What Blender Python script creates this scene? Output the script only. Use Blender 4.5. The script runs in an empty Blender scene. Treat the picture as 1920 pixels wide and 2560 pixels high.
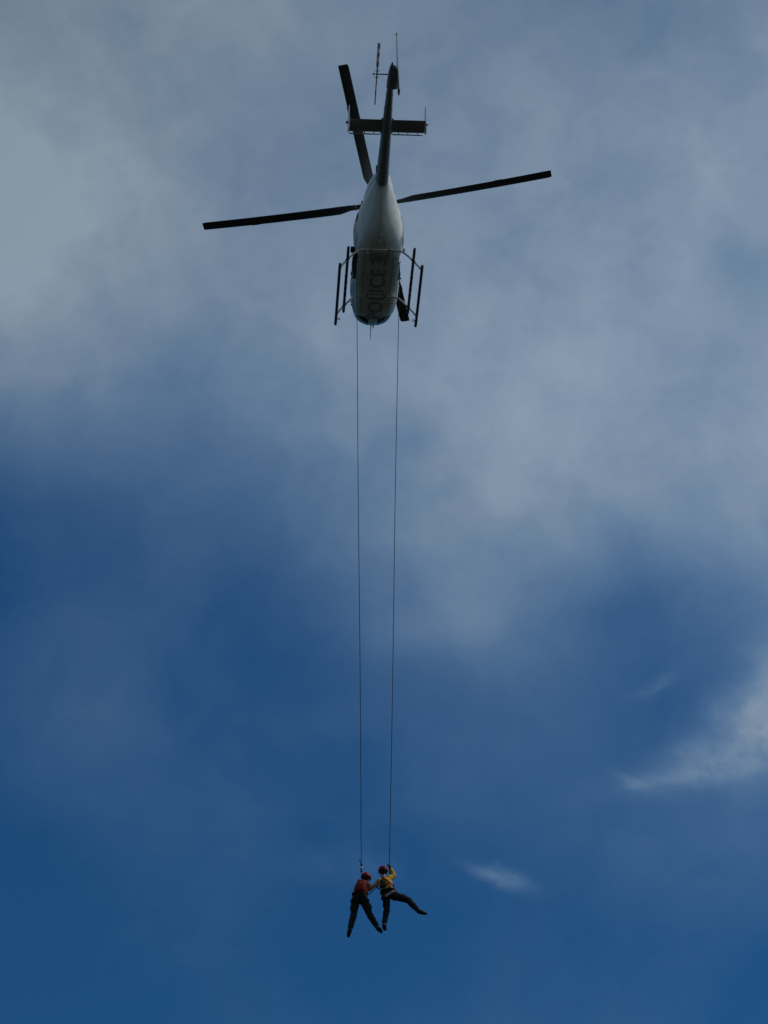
import bpy, bmesh, math, random
from mathutils import Vector, Matrix, noise
from mathutils.bvhtree import BVHTree
random.seed(7)
R = math.radians
scene = bpy.context.scene
COL = scene.collection

# ------------------------------------------------------------------ camera
FPX = 6000.0                      # focal length in pixels of the 1920 x 2560 photograph
CAM_PITCH = R(39.7)
CAM_LOC = Vector((0.0, 0.0, 1.7))
cam = bpy.data.cameras.new('camera')
camo = bpy.data.objects.new('camera', cam)
COL.objects.link(camo)
scene.camera = camo
cam.sensor_fit = 'VERTICAL'
cam.sensor_height = 36.0
cam.lens = FPX / 2560.0 * 36.0
cam.clip_start = 0.1
cam.clip_end = 30000.0
camo.location = CAM_LOC
camo.rotation_euler = (R(90) + CAM_PITCH, 0, 0)
FWD = Vector((0, math.cos(CAM_PITCH), math.sin(CAM_PITCH)))
UPV = Vector((0, -math.sin(CAM_PITCH), math.cos(CAM_PITCH)))
RGT = Vector((1, 0, 0))


def view_dir(px, py):
    return (RGT * ((px - 960) / FPX) + UPV * ((1280 - py) / FPX) + FWD)


def at_depth(px, py, d):
    return CAM_LOC + view_dir(px, py) * d


def at_y(px, py, Y):
    """the point on the upright plane y = Y that the photograph shows at (px, py)"""
    d = view_dir(px, py)
    return CAM_LOC + d * ((Y - CAM_LOC.y) / d.y)


# ------------------------------------------------------------------ exposure
vs = scene.view_settings
vs.view_transform = 'Standard'
vs.look = 'None'
vs.gamma = 1.0
vs.use_curve_mapping = False
vs.exposure = -0.8

# ------------------------------------------------------------------ sky and sun
SUN_EL, SUN_AZ = R(50), R(90)      # azimuth clockwise from the view direction (+Y)
world = bpy.data.worlds.new('World')
scene.world = world
world.use_nodes = True
wt = world.node_tree
wn, wl = wt.nodes, wt.links
bg = wn['Background']
bg.inputs['Strength'].default_value = 0.1
sky = wn.new('ShaderNodeTexSky')
sky.sky_type = 'NISHITA'
sky.sun_disc = False
sky.sun_elevation = SUN_EL
sky.sun_rotation = SUN_AZ
sky.altitude = 600
sky.dust_density = 0.3
sky.ozone_density = 3.0


def W(op, *ins, clamp=False):
    n = wn.new('ShaderNodeMath')
    n.operation = op
    n.use_clamp = clamp
    for i, v in enumerate(ins):
        if isinstance(v, (int, float)):
            n.inputs[i].default_value = v
        else:
            wl.new(v, n.inputs[i])
    return n.outputs[0]


def WV(op, a, b, scale=None):
    n = wn.new('ShaderNodeVectorMath')
    n.operation = op
    for i, v in enumerate((a, b)):
        if v is None:
            continue
        if isinstance(v, (tuple, list)):
            n.inputs[i].default_value = v
        else:
            wl.new(v, n.inputs[i])
    if scale is not None:
        if isinstance(scale, (int, float)):
            n.inputs['Scale'].default_value = scale
        else:
            wl.new(scale, n.inputs['Scale'])
    return n.outputs['Value'] if op == 'DOT_PRODUCT' else n.outputs[0]


def wnoise(vec, scale, detail, rough, lac=2.0):
    n = wn.new('ShaderNodeTexNoise')
    n.inputs['Scale'].default_value = scale
    n.inputs['Detail'].default_value = detail
    n.inputs['Roughness'].default_value = rough
    n.inputs['Lacunarity'].default_value = lac
    wl.new(vec, n.inputs['Vector'])
    return n


def wmix(fac, a, b):
    n = wn.new('ShaderNodeMix')
    n.data_type = 'RGBA'
    n.clamp_factor = True
    if isinstance(fac, (int, float)):
        n.inputs['Factor'].default_value = fac
    else:
        wl.new(fac, n.inputs['Factor'])
    for k, v in ((6, a), (7, b)):
        if isinstance(v, (tuple, list)):
            n.inputs[k].default_value = (*v, 1)
        else:
            wl.new(v, n.inputs[k])
    return n.outputs[2]


# the cloud sheet: a flat layer high above, its coordinates are (x/z, y/z) of the direction
tc = wn.new('ShaderNodeTexCoord')
sep = wn.new('ShaderNodeSeparateXYZ')
wl.new(tc.outputs['Generated'], sep.inputs[0])
zz = W('MAXIMUM', sep.outputs[2], 0.03)
comb = wn.new('ShaderNodeCombineXYZ')
wl.new(W('DIVIDE', sep.outputs[0], zz), comb.inputs[0])
wl.new(W('DIVIDE', sep.outputs[1], zz), comb.inputs[1])
P0 = comb.outputs[0]


def sheet(px, py):
    d = view_dir(px, py)
    return Vector((d.x / d.z, d.y / d.z))


# slow swirl of the sheet so that no edge is a clean curve
def swirl(vec, scale, amt, detail, rough):
    n = wnoise(vec, scale, detail, rough)
    off = WV('SUBTRACT', n.outputs['Color'], (0.5, 0.5, 0.5))
    return WV('ADD', vec, WV('SCALE', off, None, amt))


P1 = swirl(P0, 5.0, 0.055, 2.0, 0.5)
P2 = swirl(P1, 22.0, 0.030, 4.0, 0.6)
# the same slow swirl for directions (the broad banks of the deck are placed by direction)
D1 = WV('ADD', tc.outputs['Generated'], WV('SCALE', WV('SUBTRACT', P1, P0), None, 0.55))


def bank(px, py, rad, amp):
    """a broad round bank (or thinning, amp < 0) of the deck, rad in radians of sky"""
    n = wn.new('ShaderNodeVectorMath')
    n.operation = 'DISTANCE'
    wl.new(D1, n.inputs[0])
    n.inputs[1].default_value = view_dir(px, py).normalized()
    m = wn.new('ShaderNodeMapRange')
    m.interpolation_type = 'SMOOTHSTEP'
    wl.new(n.outputs['Value'], m.inputs['Value'])
    m.inputs['From Min'].default_value = 0.0
    m.inputs['From Max'].default_value = rad
    m.inputs['To Min'].default_value = amp
    m.inputs['To Max'].default_value = 0.0
    return m.outputs[0]


def puff(vec, px, py, su, sv, rot, amp):
    """a soft streak of cloud (or a gap, amp < 0); su, sv its half-sizes in picture pixels"""
    c = sheet(px, py)
    e = 4.0
    jx = (sheet(px + e, py) - sheet(px - e, py)) / (2 * e)
    jy = (sheet(px, py + e) - sheet(px, py - e)) / (2 * e)
    det = jx.x * jy.y - jy.x * jx.y
    inv = ((jy.y / det, -jy.x / det), (-jx.y / det, jx.x / det))
    ca, sa = math.cos(R(rot)), math.sin(R(rot))
    m1 = [(ca * inv[0][k] + sa * inv[1][k]) / su for k in (0, 1)]
    m2 = [(-sa * inv[0][k] + ca * inv[1][k]) / sv for k in (0, 1)]
    d = WV('SUBTRACT', vec, (c.x, c.y, 0))
    a = WV('DOT_PRODUCT', d, (m1[0], m1[1], 0))
    b = WV('DOT_PRODUCT', d, (m2[0], m2[1], 0))
    r2 = W('MULTIPLY_ADD', a, a, W('MULTIPLY', b, b))
    return W('MULTIPLY', W('EXPONENT', W('MULTIPLY', r2, -1.0)), amp)


# the edge of the deck: overcast overhead, clearing towards the lower sky ahead
pA, pB = sheet(0, 1040), sheet(1920, 1440)
slope = (pB.y - pA.y) / (pB.x - pA.x)
edge = W('SUBTRACT', W('MULTIPLY_ADD', WV('DOT_PRODUCT', P1, (1, 0, 0)), slope, pA.y - slope * pA.x),
         WV('DOT_PRODUCT', P1, (0, 1, 0)))
mr = wn.new('ShaderNodeMapRange')
mr.interpolation_type = 'SMOOTHSTEP'
wl.new(edge, mr.inputs['Value'])
mr.inputs['From Min'].default_value = -0.22
mr.inputs['From Max'].default_value = 0.22
mr.inputs['To Min'].default_value = 0.02
mr.inputs['To Max'].default_value = 0.82
T = mr.outputs[0]
BANKS = [(-60, -60, -0.302), (348, -60, 0.322), (756, -60, -0.333), (1572, -60, -0.465), (1980, -60, -0.159), (-60, 322, 0.254), (348, 322, -0.434), (756, 322, 0.213), (1164, 322, -0.21), (1572, 322, 0.276), (1980, 322, 0.025), (-60, 705, 0.498), (348, 705, 0.025), (756, 705, -0.093), (1164, 705, -0.132), (1572, 705, -0.167), (1980, 705, -0.291), (-60, 1088, -0.395), (348, 1088, -0.034), (756, 1088, -0.095), (1164, 1088, 0.203), (1572, 1088, 0.119), (1980, 1088, 0.041), (348, 1471, 0.068), (756, 1471, -0.046), (1164, 1471, 0.057), (1572, 1471, -0.197), (348, 1854, 0.184), (756, 1854, -0.272), (1164, 1854, 0.414), (1572, 1854, -0.114), (1980, 1854, 0.14), (-60, 2237, -0.142), (1164, 2237, -0.404), (1572, 2237, 0.152), (1980, 2237, 0.048), (1572, 2620, 0.099), (1980, 2620, -0.253), (-60, 1471, 0.066), (756, 2237, 0.234), (-60, 2620, 0.178), (348, 2620, -0.101), (756, 2620, -0.039), (1164, 2620, 0.131), (348, 2237, -0.046), (1164, -60, 0.072), (1980, 1471, 0.026), (-60, 1854, -0.014)]
for px, py, amp in BANKS:
    T = W('ADD', T, bank(px, py, 0.125, amp))
PUFFS = [(430, 930, 200, 90, -30, -0.12), (1000, 1090, 70, 70, 0, -0.13), (1850, 660, 110, 70, 20, -0.14), (820, 360, 170, 80, 10, -0.08),
         (1120, 1560, 240, 70, -14, 0.10), (90, 950, 140, 40, -10, 0.08), (0, 1400, 200, 190, 0, 0.07), (530, 1560, 170, 140, 0, 0.05), (150, 1720, 240, 170, 0, -0.04), (1230, 1230, 150, 90, -25, 0.10),
         (1500, 1500, 190, 90, -10, -0.10), (30, 660, 200, 160, 0, 0.07), (1760, 440, 150, 110, 20, 0.08)]
for a in PUFFS:
    T = W('ADD', T, puff(P1, *a))
# wisps with ragged edges
WISPS = [
    (1895, 1835, 120, 105, -25, 0.44), (1790, 1895, 120, 70, -15, 0.26), (1650, 1945, 150, 40, -10, 0.17), (1930, 1700, 75, 95, 10, 0.28),
    (1270, 2194, 72, 17, 17, 0.30), (1565, 1955, 42, 15, 25, 0.16), (1640, 1712, 55, 14, -25, 0.12),
    (860, 2170, 150, 50, 5, 0.07),
]
Tw = None
for a in WISPS:
    q = puff(P2, *a)
    Tw = q if Tw is None else W('ADD', Tw, q)
DS = swirl(D1, 30.0, 0.030, 3.0, 0.55)
rag = wnoise(DS, 55.0, 4.0, 0.62).outputs['Fac']
Tw = W('MULTIPLY', Tw, W('MULTIPLY_ADD', rag, 2.0, -0.06))
# texture of the sheet itself: broad billows and finer ones where there is cloud to carry them
n1 = wnoise(DS, 15.0, 2.0, 0.5).outputs['Fac']
n2 = wnoise(DS, 38.0, 5.0, 0.58).outputs['Fac']
bill = W('ADD', W('MULTIPLY', W('SUBTRACT', n1, 0.5), 0.46), W('MULTIPLY', W('SUBTRACT', n2, 0.5), 0.56))
T = W('ADD', W('MULTIPLY_ADD', bill, W('MULTIPLY_ADD', T, 0.95, 0.12), T), Tw)
cover = W('MINIMUM', W('MAXIMUM', T, 0.0), 1.0)

deep = WV('MULTIPLY', sky.outputs[0], (0.22, 0.70, 1.02))     # a clean, deep mountain blue
# cloud light: thin sheet bluish, thick sheet grey-white, greyest overhead, where the deck is thickest
overhead = W('MULTIPLY', W('SUBTRACT', 1.060, WV('DOT_PRODUCT', P1, (0, 1, 0))), 3.68, clamp=True)
thick = wmix(overhead, (4.28, 5.5, 6.9), (3.6, 4.6, 5.55))
thin = wmix(overhead, (3.7, 5.8, 8.2), (3.6, 4.9, 6.2))
cl = wmix(W('MULTIPLY_ADD', cover, 2.2, -0.45, clamp=True), thin, thick)
# cloud scatters light forwards: the sheet is brighter the nearer it lies to the sun
SUN_DIR = (math.sin(SUN_AZ) * math.cos(SUN_EL), math.cos(SUN_AZ) * math.cos(SUN_EL), math.sin(SUN_EL))
toward = W('MULTIPLY_ADD', WV('DOT_PRODUCT', tc.outputs['Generated'], SUN_DIR), 0.5, 0.5)
glow = W('MULTIPLY_ADD', W('POWER', toward, 4.0), 1.5, 0.63)
cl = WV('SCALE', cl, None, glow)
wl.new(wmix(cover, deep, cl), bg.inputs['Color'])
world.cycles.sampling_method = 'MANUAL'
world.cycles.sample_map_resolution = 256

sun = bpy.data.lights.new('sun', 'SUN')
sun.energy = 2.6
sun.angle = R(3)
sun.color = (1.0, 0.95, 0.88)
suno = bpy.data.objects.new('sun', sun)
COL.objects.link(suno)
sd = Vector((math.sin(SUN_AZ) * math.cos(SUN_EL), math.cos(SUN_AZ) * math.cos(SUN_EL), math.sin(SUN_EL)))
suno.rotation_euler = sd.to_track_quat('Z', 'Y').to_euler()


# ------------------------------------------------------------------ materials
def material(name, col, rough=0.5, metal=0.0, coat=0.0, var=0.0, vscale=3.0, bump=0.0, bscale=40.0, trans=0.0):
    m = bpy.data.materials.new(name)
    m.use_nodes = True
    nt = m.node_tree
    b = nt.nodes['Principled BSDF']
    b.inputs['Base Color'].default_value = (*col, 1)
    b.inputs['Roughness'].default_value = rough
    b.inputs['Metallic'].default_value = metal
    b.inputs['Coat Weight'].default_value = coat
    b.inputs['Transmission Weight'].default_value = trans
    b.inputs['Specular IOR Level'].default_value = 0.12 if rough >= 0.6 and metal == 0 else 0.5
    tcn = nt.nodes.new('ShaderNodeTexCoord')
    if var > 0:
        n = nt.nodes.new('ShaderNodeTexNoise')
        n.inputs['Scale'].default_value = vscale
        n.inputs['Detail'].default_value = 6
        n.inputs['Roughness'].default_value = 0.65
        nt.links.new(tcn.outputs['Object'], n.inputs['Vector'])
        r = nt.nodes.new('ShaderNodeValToRGB')
        r.color_ramp.elements[0].position = 0.3
        r.color_ramp.elements[1].position = 0.7
        r.color_ramp.elements[0].color = (*[c * (1 - var) for c in col], 1)
        r.color_ramp.elements[1].color = (*[min(1, c * (1 + var * 0.6)) for c in col], 1)
        nt.links.new(n.outputs['Fac'], r.inputs[0])
        nt.links.new(r.outputs[0], b.inputs['Base Color'])
    if bump > 0:
        n = nt.nodes.new('ShaderNodeTexNoise')
        n.inputs['Scale'].default_value = bscale
        n.inputs['Detail'].default_value = 4
        nt.links.new(tcn.outputs['Object'], n.inputs['Vector'])
        bp = nt.nodes.new('ShaderNodeBump')
        bp.inputs['Strength'].default_value = bump
        bp.inputs['Distance'].default_value = 0.02
        nt.links.new(n.outputs['Fac'], bp.inputs['Height'])
        nt.links.new(bp.outputs[0], b.inputs['Normal'])
    return m


M = {
    'paint': material('white_paint', (0.78, 0.79, 0.74), 0.38, coat=0.15, var=0.2, vscale=2.2),
    'seam': material('grey_seam_sealant', (0.48, 0.49, 0.47), 0.6, var=0.25, vscale=3.0),
    'boom': material('grey_paint', (0.25, 0.262, 0.258), 0.45, coat=0.0, var=0.14, vscale=2.5),
    'interior': material('dark_cabin_lining', (0.035, 0.028, 0.026), 0.8, var=0.3),
    'glass': material('tinted_glass', (0.012, 0.014, 0.018), 0.06, coat=0.6),
    'letter': material('black_lettering', (0.36, 0.38, 0.43), 0.6, var=0.2, vscale=9),
    'blade': material('blade_dark_grey', (0.042, 0.048, 0.058), 0.5, var=0.25, vscale=1.4),
    'metal': material('bare_metal', (0.42, 0.41, 0.38), 0.38, metal=0.8, var=0.2, vscale=8),
    'tube': material('pale_tube_paint', (0.72, 0.67, 0.56), 0.4, var=0.15, vscale=7),
    'skid': material('dark_violet_skid_paint', (0.085, 0.058, 0.115), 0.5, var=0.3, vscale=5),
    'rubber': material('black_rubber', (0.018, 0.018, 0.02), 0.8, var=0.3, vscale=20),
    'redlamp': material('red_lamp_glass', (0.22, 0.02, 0.015), 0.15, coat=0.5),
    'trot_dark': material('tail_blade_dark_band', (0.035, 0.02, 0.045), 0.5),
    'trot_red': material('tail_blade_pale_band', (0.33, 0.24, 0.25), 0.5),
    'rope': material('dark_kernmantle_rope', (0.028, 0.018, 0.026), 0.85, var=0.4, vscale=30),
    'blue': material('blue_webbing', (0.015, 0.05, 0.22), 0.8, var=0.3, vscale=30),
    'steel': material('worn_steel', (0.34, 0.33, 0.32), 0.45, metal=0.8),
    'helmet': material('crimson_helmet_shell', (0.21, 0.005, 0.028), 0.6, coat=0.0, var=0.12),
    'yellow': material('yellow_shirt_cloth', (0.56, 0.26, 0.03), 0.85, var=0.22, vscale=9, bump=0.6, bscale=18),
    'yellow2': material('lemon_shirt_cloth', (0.62, 0.34, 0.035), 0.85, var=0.22, vscale=9, bump=0.6, bscale=18),
    'trouser': material('dark_green_trousers', (0.013, 0.017, 0.015), 0.9, var=0.3, vscale=8, bump=0.7, bscale=16),
    'trouser2': material('dark_navy_trousers', (0.012, 0.014, 0.02), 0.9, var=0.3, vscale=8, bump=0.7, bscale=16),
    'skin': material('skin', (0.36, 0.19, 0.13), 0.55, var=0.1, vscale=20),
    'glove': material('dark_red_leather_glove', (0.06, 0.018, 0.02), 0.7, var=0.3, vscale=20),
    'boot': material('black_boot_leather', (0.012, 0.012, 0.014), 0.65, var=0.3, vscale=15),
    'vest': material('maroon_rescue_vest', (0.19, 0.024, 0.02), 0.8, var=0.3, vscale=12, bump=0.5, bscale=20),
    'webbing': material('red_harness_webbing', (0.30, 0.022, 0.022), 0.75, var=0.2, vscale=20),
    'webdark': material('black_harness_webbing', (0.02, 0.02, 0.022), 0.8, var=0.2, vscale=20),
    'hair': material('dark_brown_hair', (0.03, 0.018, 0.012), 0.7, var=0.3, vscale=30),
    'eye': material('eye', (0.05, 0.03, 0.02), 0.2),
}


# ------------------------------------------------------------------ mesh helpers
def link(name, me, mat=None, parent=None, smooth=True):
    o = bpy.data.objects.new(name, me)
    COL.objects.link(o)
    if mat is not None:
        for m in (mat if isinstance(mat, (list, tuple)) else [mat]):
            me.materials.append(m)
    if parent is not None:
        o.parent = parent
    if smooth and len(me.polygons):
        me.polygons.foreach_set('use_smooth', [True] * len(me.polygons))
    return o


def to_obj(name, bm, mat, parent=None, smooth=True, sharp=None):
    bmesh.ops.recalc_face_normals(bm, faces=bm.faces[:])
    me = bpy.data.meshes.new(name)
    bm.to_mesh(me)
    bm.free()
    o = link(name, me, mat, parent, smooth)
    if smooth and sharp:
        me.set_sharp_from_angle(angle=R(sharp))
    return o


def frame_of(d):
    d = d.normalized()
    a = Vector((0, 0, 1)) if abs(d.z) < 0.9 else Vector((1, 0, 0))
    u = d.cross(a).normalized()
    return u, d.cross(u).normalized()


def add_tube(bm, pts, rad, seg=10, cap=True, closed=False):
    """a tube through pts; rad one number or one per point"""
    pts = [Vector(p) for p in pts]
    n = len(pts)
    rads = rad if isinstance(rad, (list, tuple)) else [rad] * n
    rings, pu = [], None
    for i, p in enumerate(pts):
        if closed:
            d = pts[(i + 1) % n] - pts[i - 1]
        else:
            d = pts[min(i + 1, n - 1)] - pts[max(i - 1, 0)]
        d.normalize()
        if pu is None:
            u, v = frame_of(d)
        else:
            u = (pu - d * pu.dot(d)).normalized()
            v = d.cross(u)
        pu = u
        rings.append([bm.verts.new(p + (u * math.cos(2 * math.pi * k / seg) + v * math.sin(2 * math.pi * k / seg)) * rads[i])
                      for k in range(seg)])
    for i in range(n if closed else n - 1):
        a, b = rings[i], rings[(i + 1) % n]
        for k in range(seg):
            bm.faces.new((a[k], a[(k + 1) % seg], b[(k + 1) % seg], b[k]))
    if cap and not closed:
        bm.faces.new(rings[0][::-1])
        bm.faces.new(rings[-1])


def smooth_path(pts, n=6):
    """Catmull-Rom through pts"""
    pts = [Vector(p) for p in pts]
    out = []
    for i in range(len(pts) - 1):
        p0, p1, p2, p3 = pts[max(i - 1, 0)], pts[i], pts[i + 1], pts[min(i + 2, len(pts) - 1)]
        for k in range(n):
            t = k / n
            out.append(0.5 * ((2 * p1) + (p2 - p0) * t + (2 * p0 - 5 * p1 + 4 * p2 - p3) * t * t
                              + (3 * p1 - p0 - 3 * p2 + p3) * t ** 3))
    out.append(pts[-1])
    return out


def add_box(bm, c, s, rot=None, bevel=0.0):
    r = bmesh.ops.create_cube(bm, size=1.0)
    mat = Matrix.Translation(Vector(c)) @ (rot.to_4x4() if rot else Matrix()) @ Matrix.Diagonal((*s, 1))
    bmesh.ops.transform(bm, matrix=mat, verts=r['verts'])
    if bevel:
        es = list({e for v in r['verts'] for e in v.link_edges})
        bmesh.ops.bevel(bm, geom=es, offset=bevel, segments=2, profile=0.5, affect='EDGES')


def add_ball(bm, c, s, rot=None, u=16, v=10):
    r = bmesh.ops.create_uvsphere(bm, u_segments=u, v_segments=v, radius=1.0)
    s = (s, s, s) if isinstance(s, (int, float)) else s
    mat = Matrix.Translation(Vector(c)) @ (rot.to_4x4() if rot else Matrix()) @ Matrix.Diagonal((*s, 1))
    bmesh.ops.transform(bm, matrix=mat, verts=r['verts'])


def add_cone(bm, p0, p1, r0, r1, seg=14):
    """a limb piece: a tapered capsule"""
    p0, p1 = Vector(p0), Vector(p1)
    d = (p1 - p0)
    L = d.length
    if L < 1e-6:
        return
    dn = d / L
    pts, rads = [], []
    for k in range(5):
        a = math.pi / 2 * (1 - k / 4)
        pts.append(p0 - dn * r0 * math.sin(a)); rads.append(max(r0 * math.cos(a), 0.0006))
    for k in range(5):
        a = math.pi / 2 * k / 4
        pts.append(p1 + dn * r1 * math.sin(a)); rads.append(max(r1 * math.cos(a), 0.0006))
    add_tube(bm, pts, rads, seg)


def add_loft(bm, rings, cap=True):
    vr = [[bm.verts.new(p) for p in r] for r in rings]
    n = len(vr[0])
    for a, b in zip(vr[:-1], vr[1:]):
        for k in range(n):
            bm.faces.new((a[k], a[(k + 1) % n], b[(k + 1) % n], b[k]))
    if cap:
        bm.faces.new(vr[0][::-1])
        bm.faces.new(vr[-1])


def add_prism(bm, outline, thick, axis='x', x0=0.0):
    """a flat plate: outline of (y, z) points, given thickness along x"""
    a = [bm.verts.new((x0 - thick / 2, y, z)) for y, z in outline]
    b = [bm.verts.new((x0 + thick / 2, y, z)) for y, z in outline]
    n = len(outline)
    bm.faces.new(a)
    bm.faces.new(b[::-1])
    for k in range(n):
        bm.faces.new((a[k], a[(k + 1) % n], b[(k + 1) % n], b[k]))


def empty(name, loc, rot=(0, 0, 0)):
    o = bpy.data.objects.new(name, None)
    COL.objects.link(o)
    o.location = loc
    o.rotation_euler = rot
    o.empty_display_size = 0.3
    return o


def tag(o, label, cat, group=None):
    o['label'] = label
    o['category'] = cat
    if group:
        o['group'] = group
    return o


# ------------------------------------------------------------------ ground (below the frame; it bounces light upwards)
def make_ground():
    bm = bmesh.new()
    n, S = 24, 9000.0
    vs_ = [[bm.verts.new(((i / n - 0.5) * 2 * S, (j / n - 0.5) * 2 * S, 0)) for i in range(n + 1)] for j in range(n + 1)]
    for j in range(n):
        for i in range(n):
            bm.faces.new((vs_[j][i], vs_[j][i + 1], vs_[j + 1][i + 1], vs_[j + 1][i]))
    m = material('dark_grass_field', (0.020, 0.023, 0.017), 0.95, var=0.4, vscale=0.05, bump=0.8, bscale=6)
    g = to_obj('ground', bm, m, smooth=False)
    g['kind'] = 'structure'


make_ground()

# ------------------------------------------------------------------ helicopter
# body frame: x right, y forward, z up, origin on the belly under the rotor mast
HUB_Z = 2.5
PHASE = -13.4
YAW, PITCH, ROLL = R(3.9), R(0.0), R(-1.9)
hub_world = at_depth(940, 512, 72.2)
heli_rot = Matrix.Rotation(YAW, 3, 'Z') @ Matrix.Rotation(PITCH, 3, 'X') @ Matrix.Rotation(ROLL, 3, 'Y')
heli_loc = hub_world - heli_rot @ Vector((0, 0, HUB_Z))
heli = empty('helicopter', heli_loc, heli_rot.to_euler())
tag(heli, 'white helicopter with four rotor blades and dark skids, hovering seen from below', 'helicopter')


def hworld(p):
    return heli_loc + heli_rot @ Vector(p)


# fuselage sections: y, half width, bottom, top, height of the widest line, squareness low / high
SECT = [
    (3.060, 0.060, 0.52, 0.62, 0.57, 2.0, 2.0),
    (3.035, 0.190, 0.44, 0.72, 0.57, 2.0, 2.0),
    (2.975, 0.315, 0.35, 0.82, 0.56, 2.1, 2.0),
    (2.880, 0.425, 0.26, 0.91, 0.56, 2.2, 2.0),
    (2.720, 0.535, 0.17, 1.02, 0.56, 2.4, 2.1),
    (2.480, 0.610, 0.09, 1.14, 0.57, 2.6, 2.2),
    (2.150, 0.660, 0.03, 1.31, 0.60, 3.3, 2.2),
    (1.800, 0.685, 0.005, 1.49, 0.62, 3.8, 2.3),
    (1.450, 0.695, 0.0, 1.64, 0.64, 4.2, 2.5),
    (1.100, 0.708, 0.0, 1.70, 0.66, 4.3, 2.7),
    (0.700, 0.725, 0.0, 1.73, 0.68, 4.3, 2.8),
    (0.300, 0.738, 0.0, 1.74, 0.70, 4.2, 2.8),
    (-0.100, 0.745, 0.0, 1.74, 0.74, 3.9, 2.8),
    (-0.400, 0.735, 0.012, 1.73, 0.80, 3.4, 2.7),
    (-0.650, 0.695, 0.05, 1.72, 0.88, 2.8, 2.6),
    (-0.900, 0.635, 0.125, 1.70, 0.97, 2.2, 2.4),
    (-1.150, 0.555, 0.24, 1.68, 1.06, 1.85, 2.3),
    (-1.400, 0.465, 0.41, 1.65, 1.14, 1.62, 2.2),
    (-1.650, 0.370, 0.62, 1.61, 1.21, 1.52, 2.1),
    (-1.850, 0.290, 0.82, 1.56, 1.26, 1.6, 2.0),
    (-2.020, 0.225, 1.01, 1.50, 1.27, 1.8, 2.0),
    (-2.120, 0.190, 1.08, 1.46, 1.27, 2.0, 2.0),
]


def section(y, w, zb, zt, zw, nl, nh, seg=48):
    out = []
    for k in range(seg):
        a = 2 * math.pi * k / seg
        c, s = math.cos(a), math.sin(a)
        n = nl if s < 0 else nh
        x = w * math.copysign(abs(c) ** (2 / n), c)
        h = abs(s) ** (2 / n)
        z = zw - (zw - zb) * h if s < 0 else zw + (zt - zw) * h
        out.append(Vector((x, y, z)))
    return out


def resample(S, m=3):
    out = []
    for i in range(len(S) - 1):
        p0, p1, p2, p3 = S[max(i - 1, 0)], S[i], S[i + 1], S[min(i + 2, len(S) - 1)]
        for k in range(m):
            t = k / m
            out.append(tuple(0.5 * (2 * b + (c - a) * t + (2 * a - 5 * b + 4 * c - d) * t * t + (3 * b - a - 3 * c + d) * t ** 3)
                             for a, b, c, d in zip(p0, p1, p2, p3)))
    out.append(S[-1])
    return out


def make_fuselage():
    bm = bmesh.new()
    add_loft(bm, [section(*s) for s in resample(SECT)])
    bmesh.ops.recalc_face_normals(bm, faces=bm.faces[:])
    bvh = BVHTree.FromBMesh(bm)
    f = to_obj('fuselage', bm, [M['paint'], M['interior']], heli)
    # the cabin, open from side to side: the sliding doors are off
    cb = bmesh.new()
    add_box(cb, (0, 0.30, 0.775), (2.2, 1.12, 1.33), bevel=0.10)
    cutter = to_obj('cabin_cutter', cb, [M['interior'], M['interior']], heli, smooth=False)
    for p in cutter.data.polygons:
        p.material_index = 1
    md = f.modifiers.new('cabin', 'BOOLEAN')
    md.operation = 'DIFFERENCE'
    md.solver = 'EXACT'
    md.object = cutter
    bpy.context.view_layer.update()
    dg = bpy.context.evaluated_depsgraph_get()
    me = bpy.data.meshes.new_from_object(f.evaluated_get(dg))
    f.modifiers.clear()
    f.data = me
    me.set_sharp_from_angle(angle=R(35))
    bpy.data.objects.remove(cutter)
    return f, bvh


fus, BODY = make_fuselage()


def skin_patch(name, pts_fn, nu, nv, off, mat, parent, direction):
    """a panel that follows the fuselage skin, standing off by `off`; pts_fn(u, v) gives ray starts"""
    bm = bmesh.new()
    grid = []
    for j in range(nv + 1):
        row = []
        for i in range(nu + 1):
            o = pts_fn(i / nu, j / nv)
            h = BODY.ray_cast(Vector(o), Vector(direction))
            if h[0] is None:
                row.append(None)
            else:
                nrm = h[1] if h[1].dot(Vector(direction)) < 0 else -h[1]
                row.append(bm.verts.new(h[0] + nrm * off))
        grid.append(row)
    for j in range(nv):
        for i in range(nu):
            q = (grid[j][i], grid[j][i + 1], grid[j + 1][i + 1], grid[j + 1][i])
            if None not in q:
                bm.faces.new(q)
    r = bmesh.ops.solidify(bm, geom=bm.faces[:], thickness=off * 0.9)
    return to_obj(name, bm, mat, parent, sharp=40)


def quad(a, b, c, d):
    """bilinear patch through four corners"""
    a, b, c, d = map(Vector, (a, b, c, d))
    return lambda u, v: (a * (1 - u) + b * u) * (1 - v) + (d * (1 - u) + c * u) * v


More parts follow.
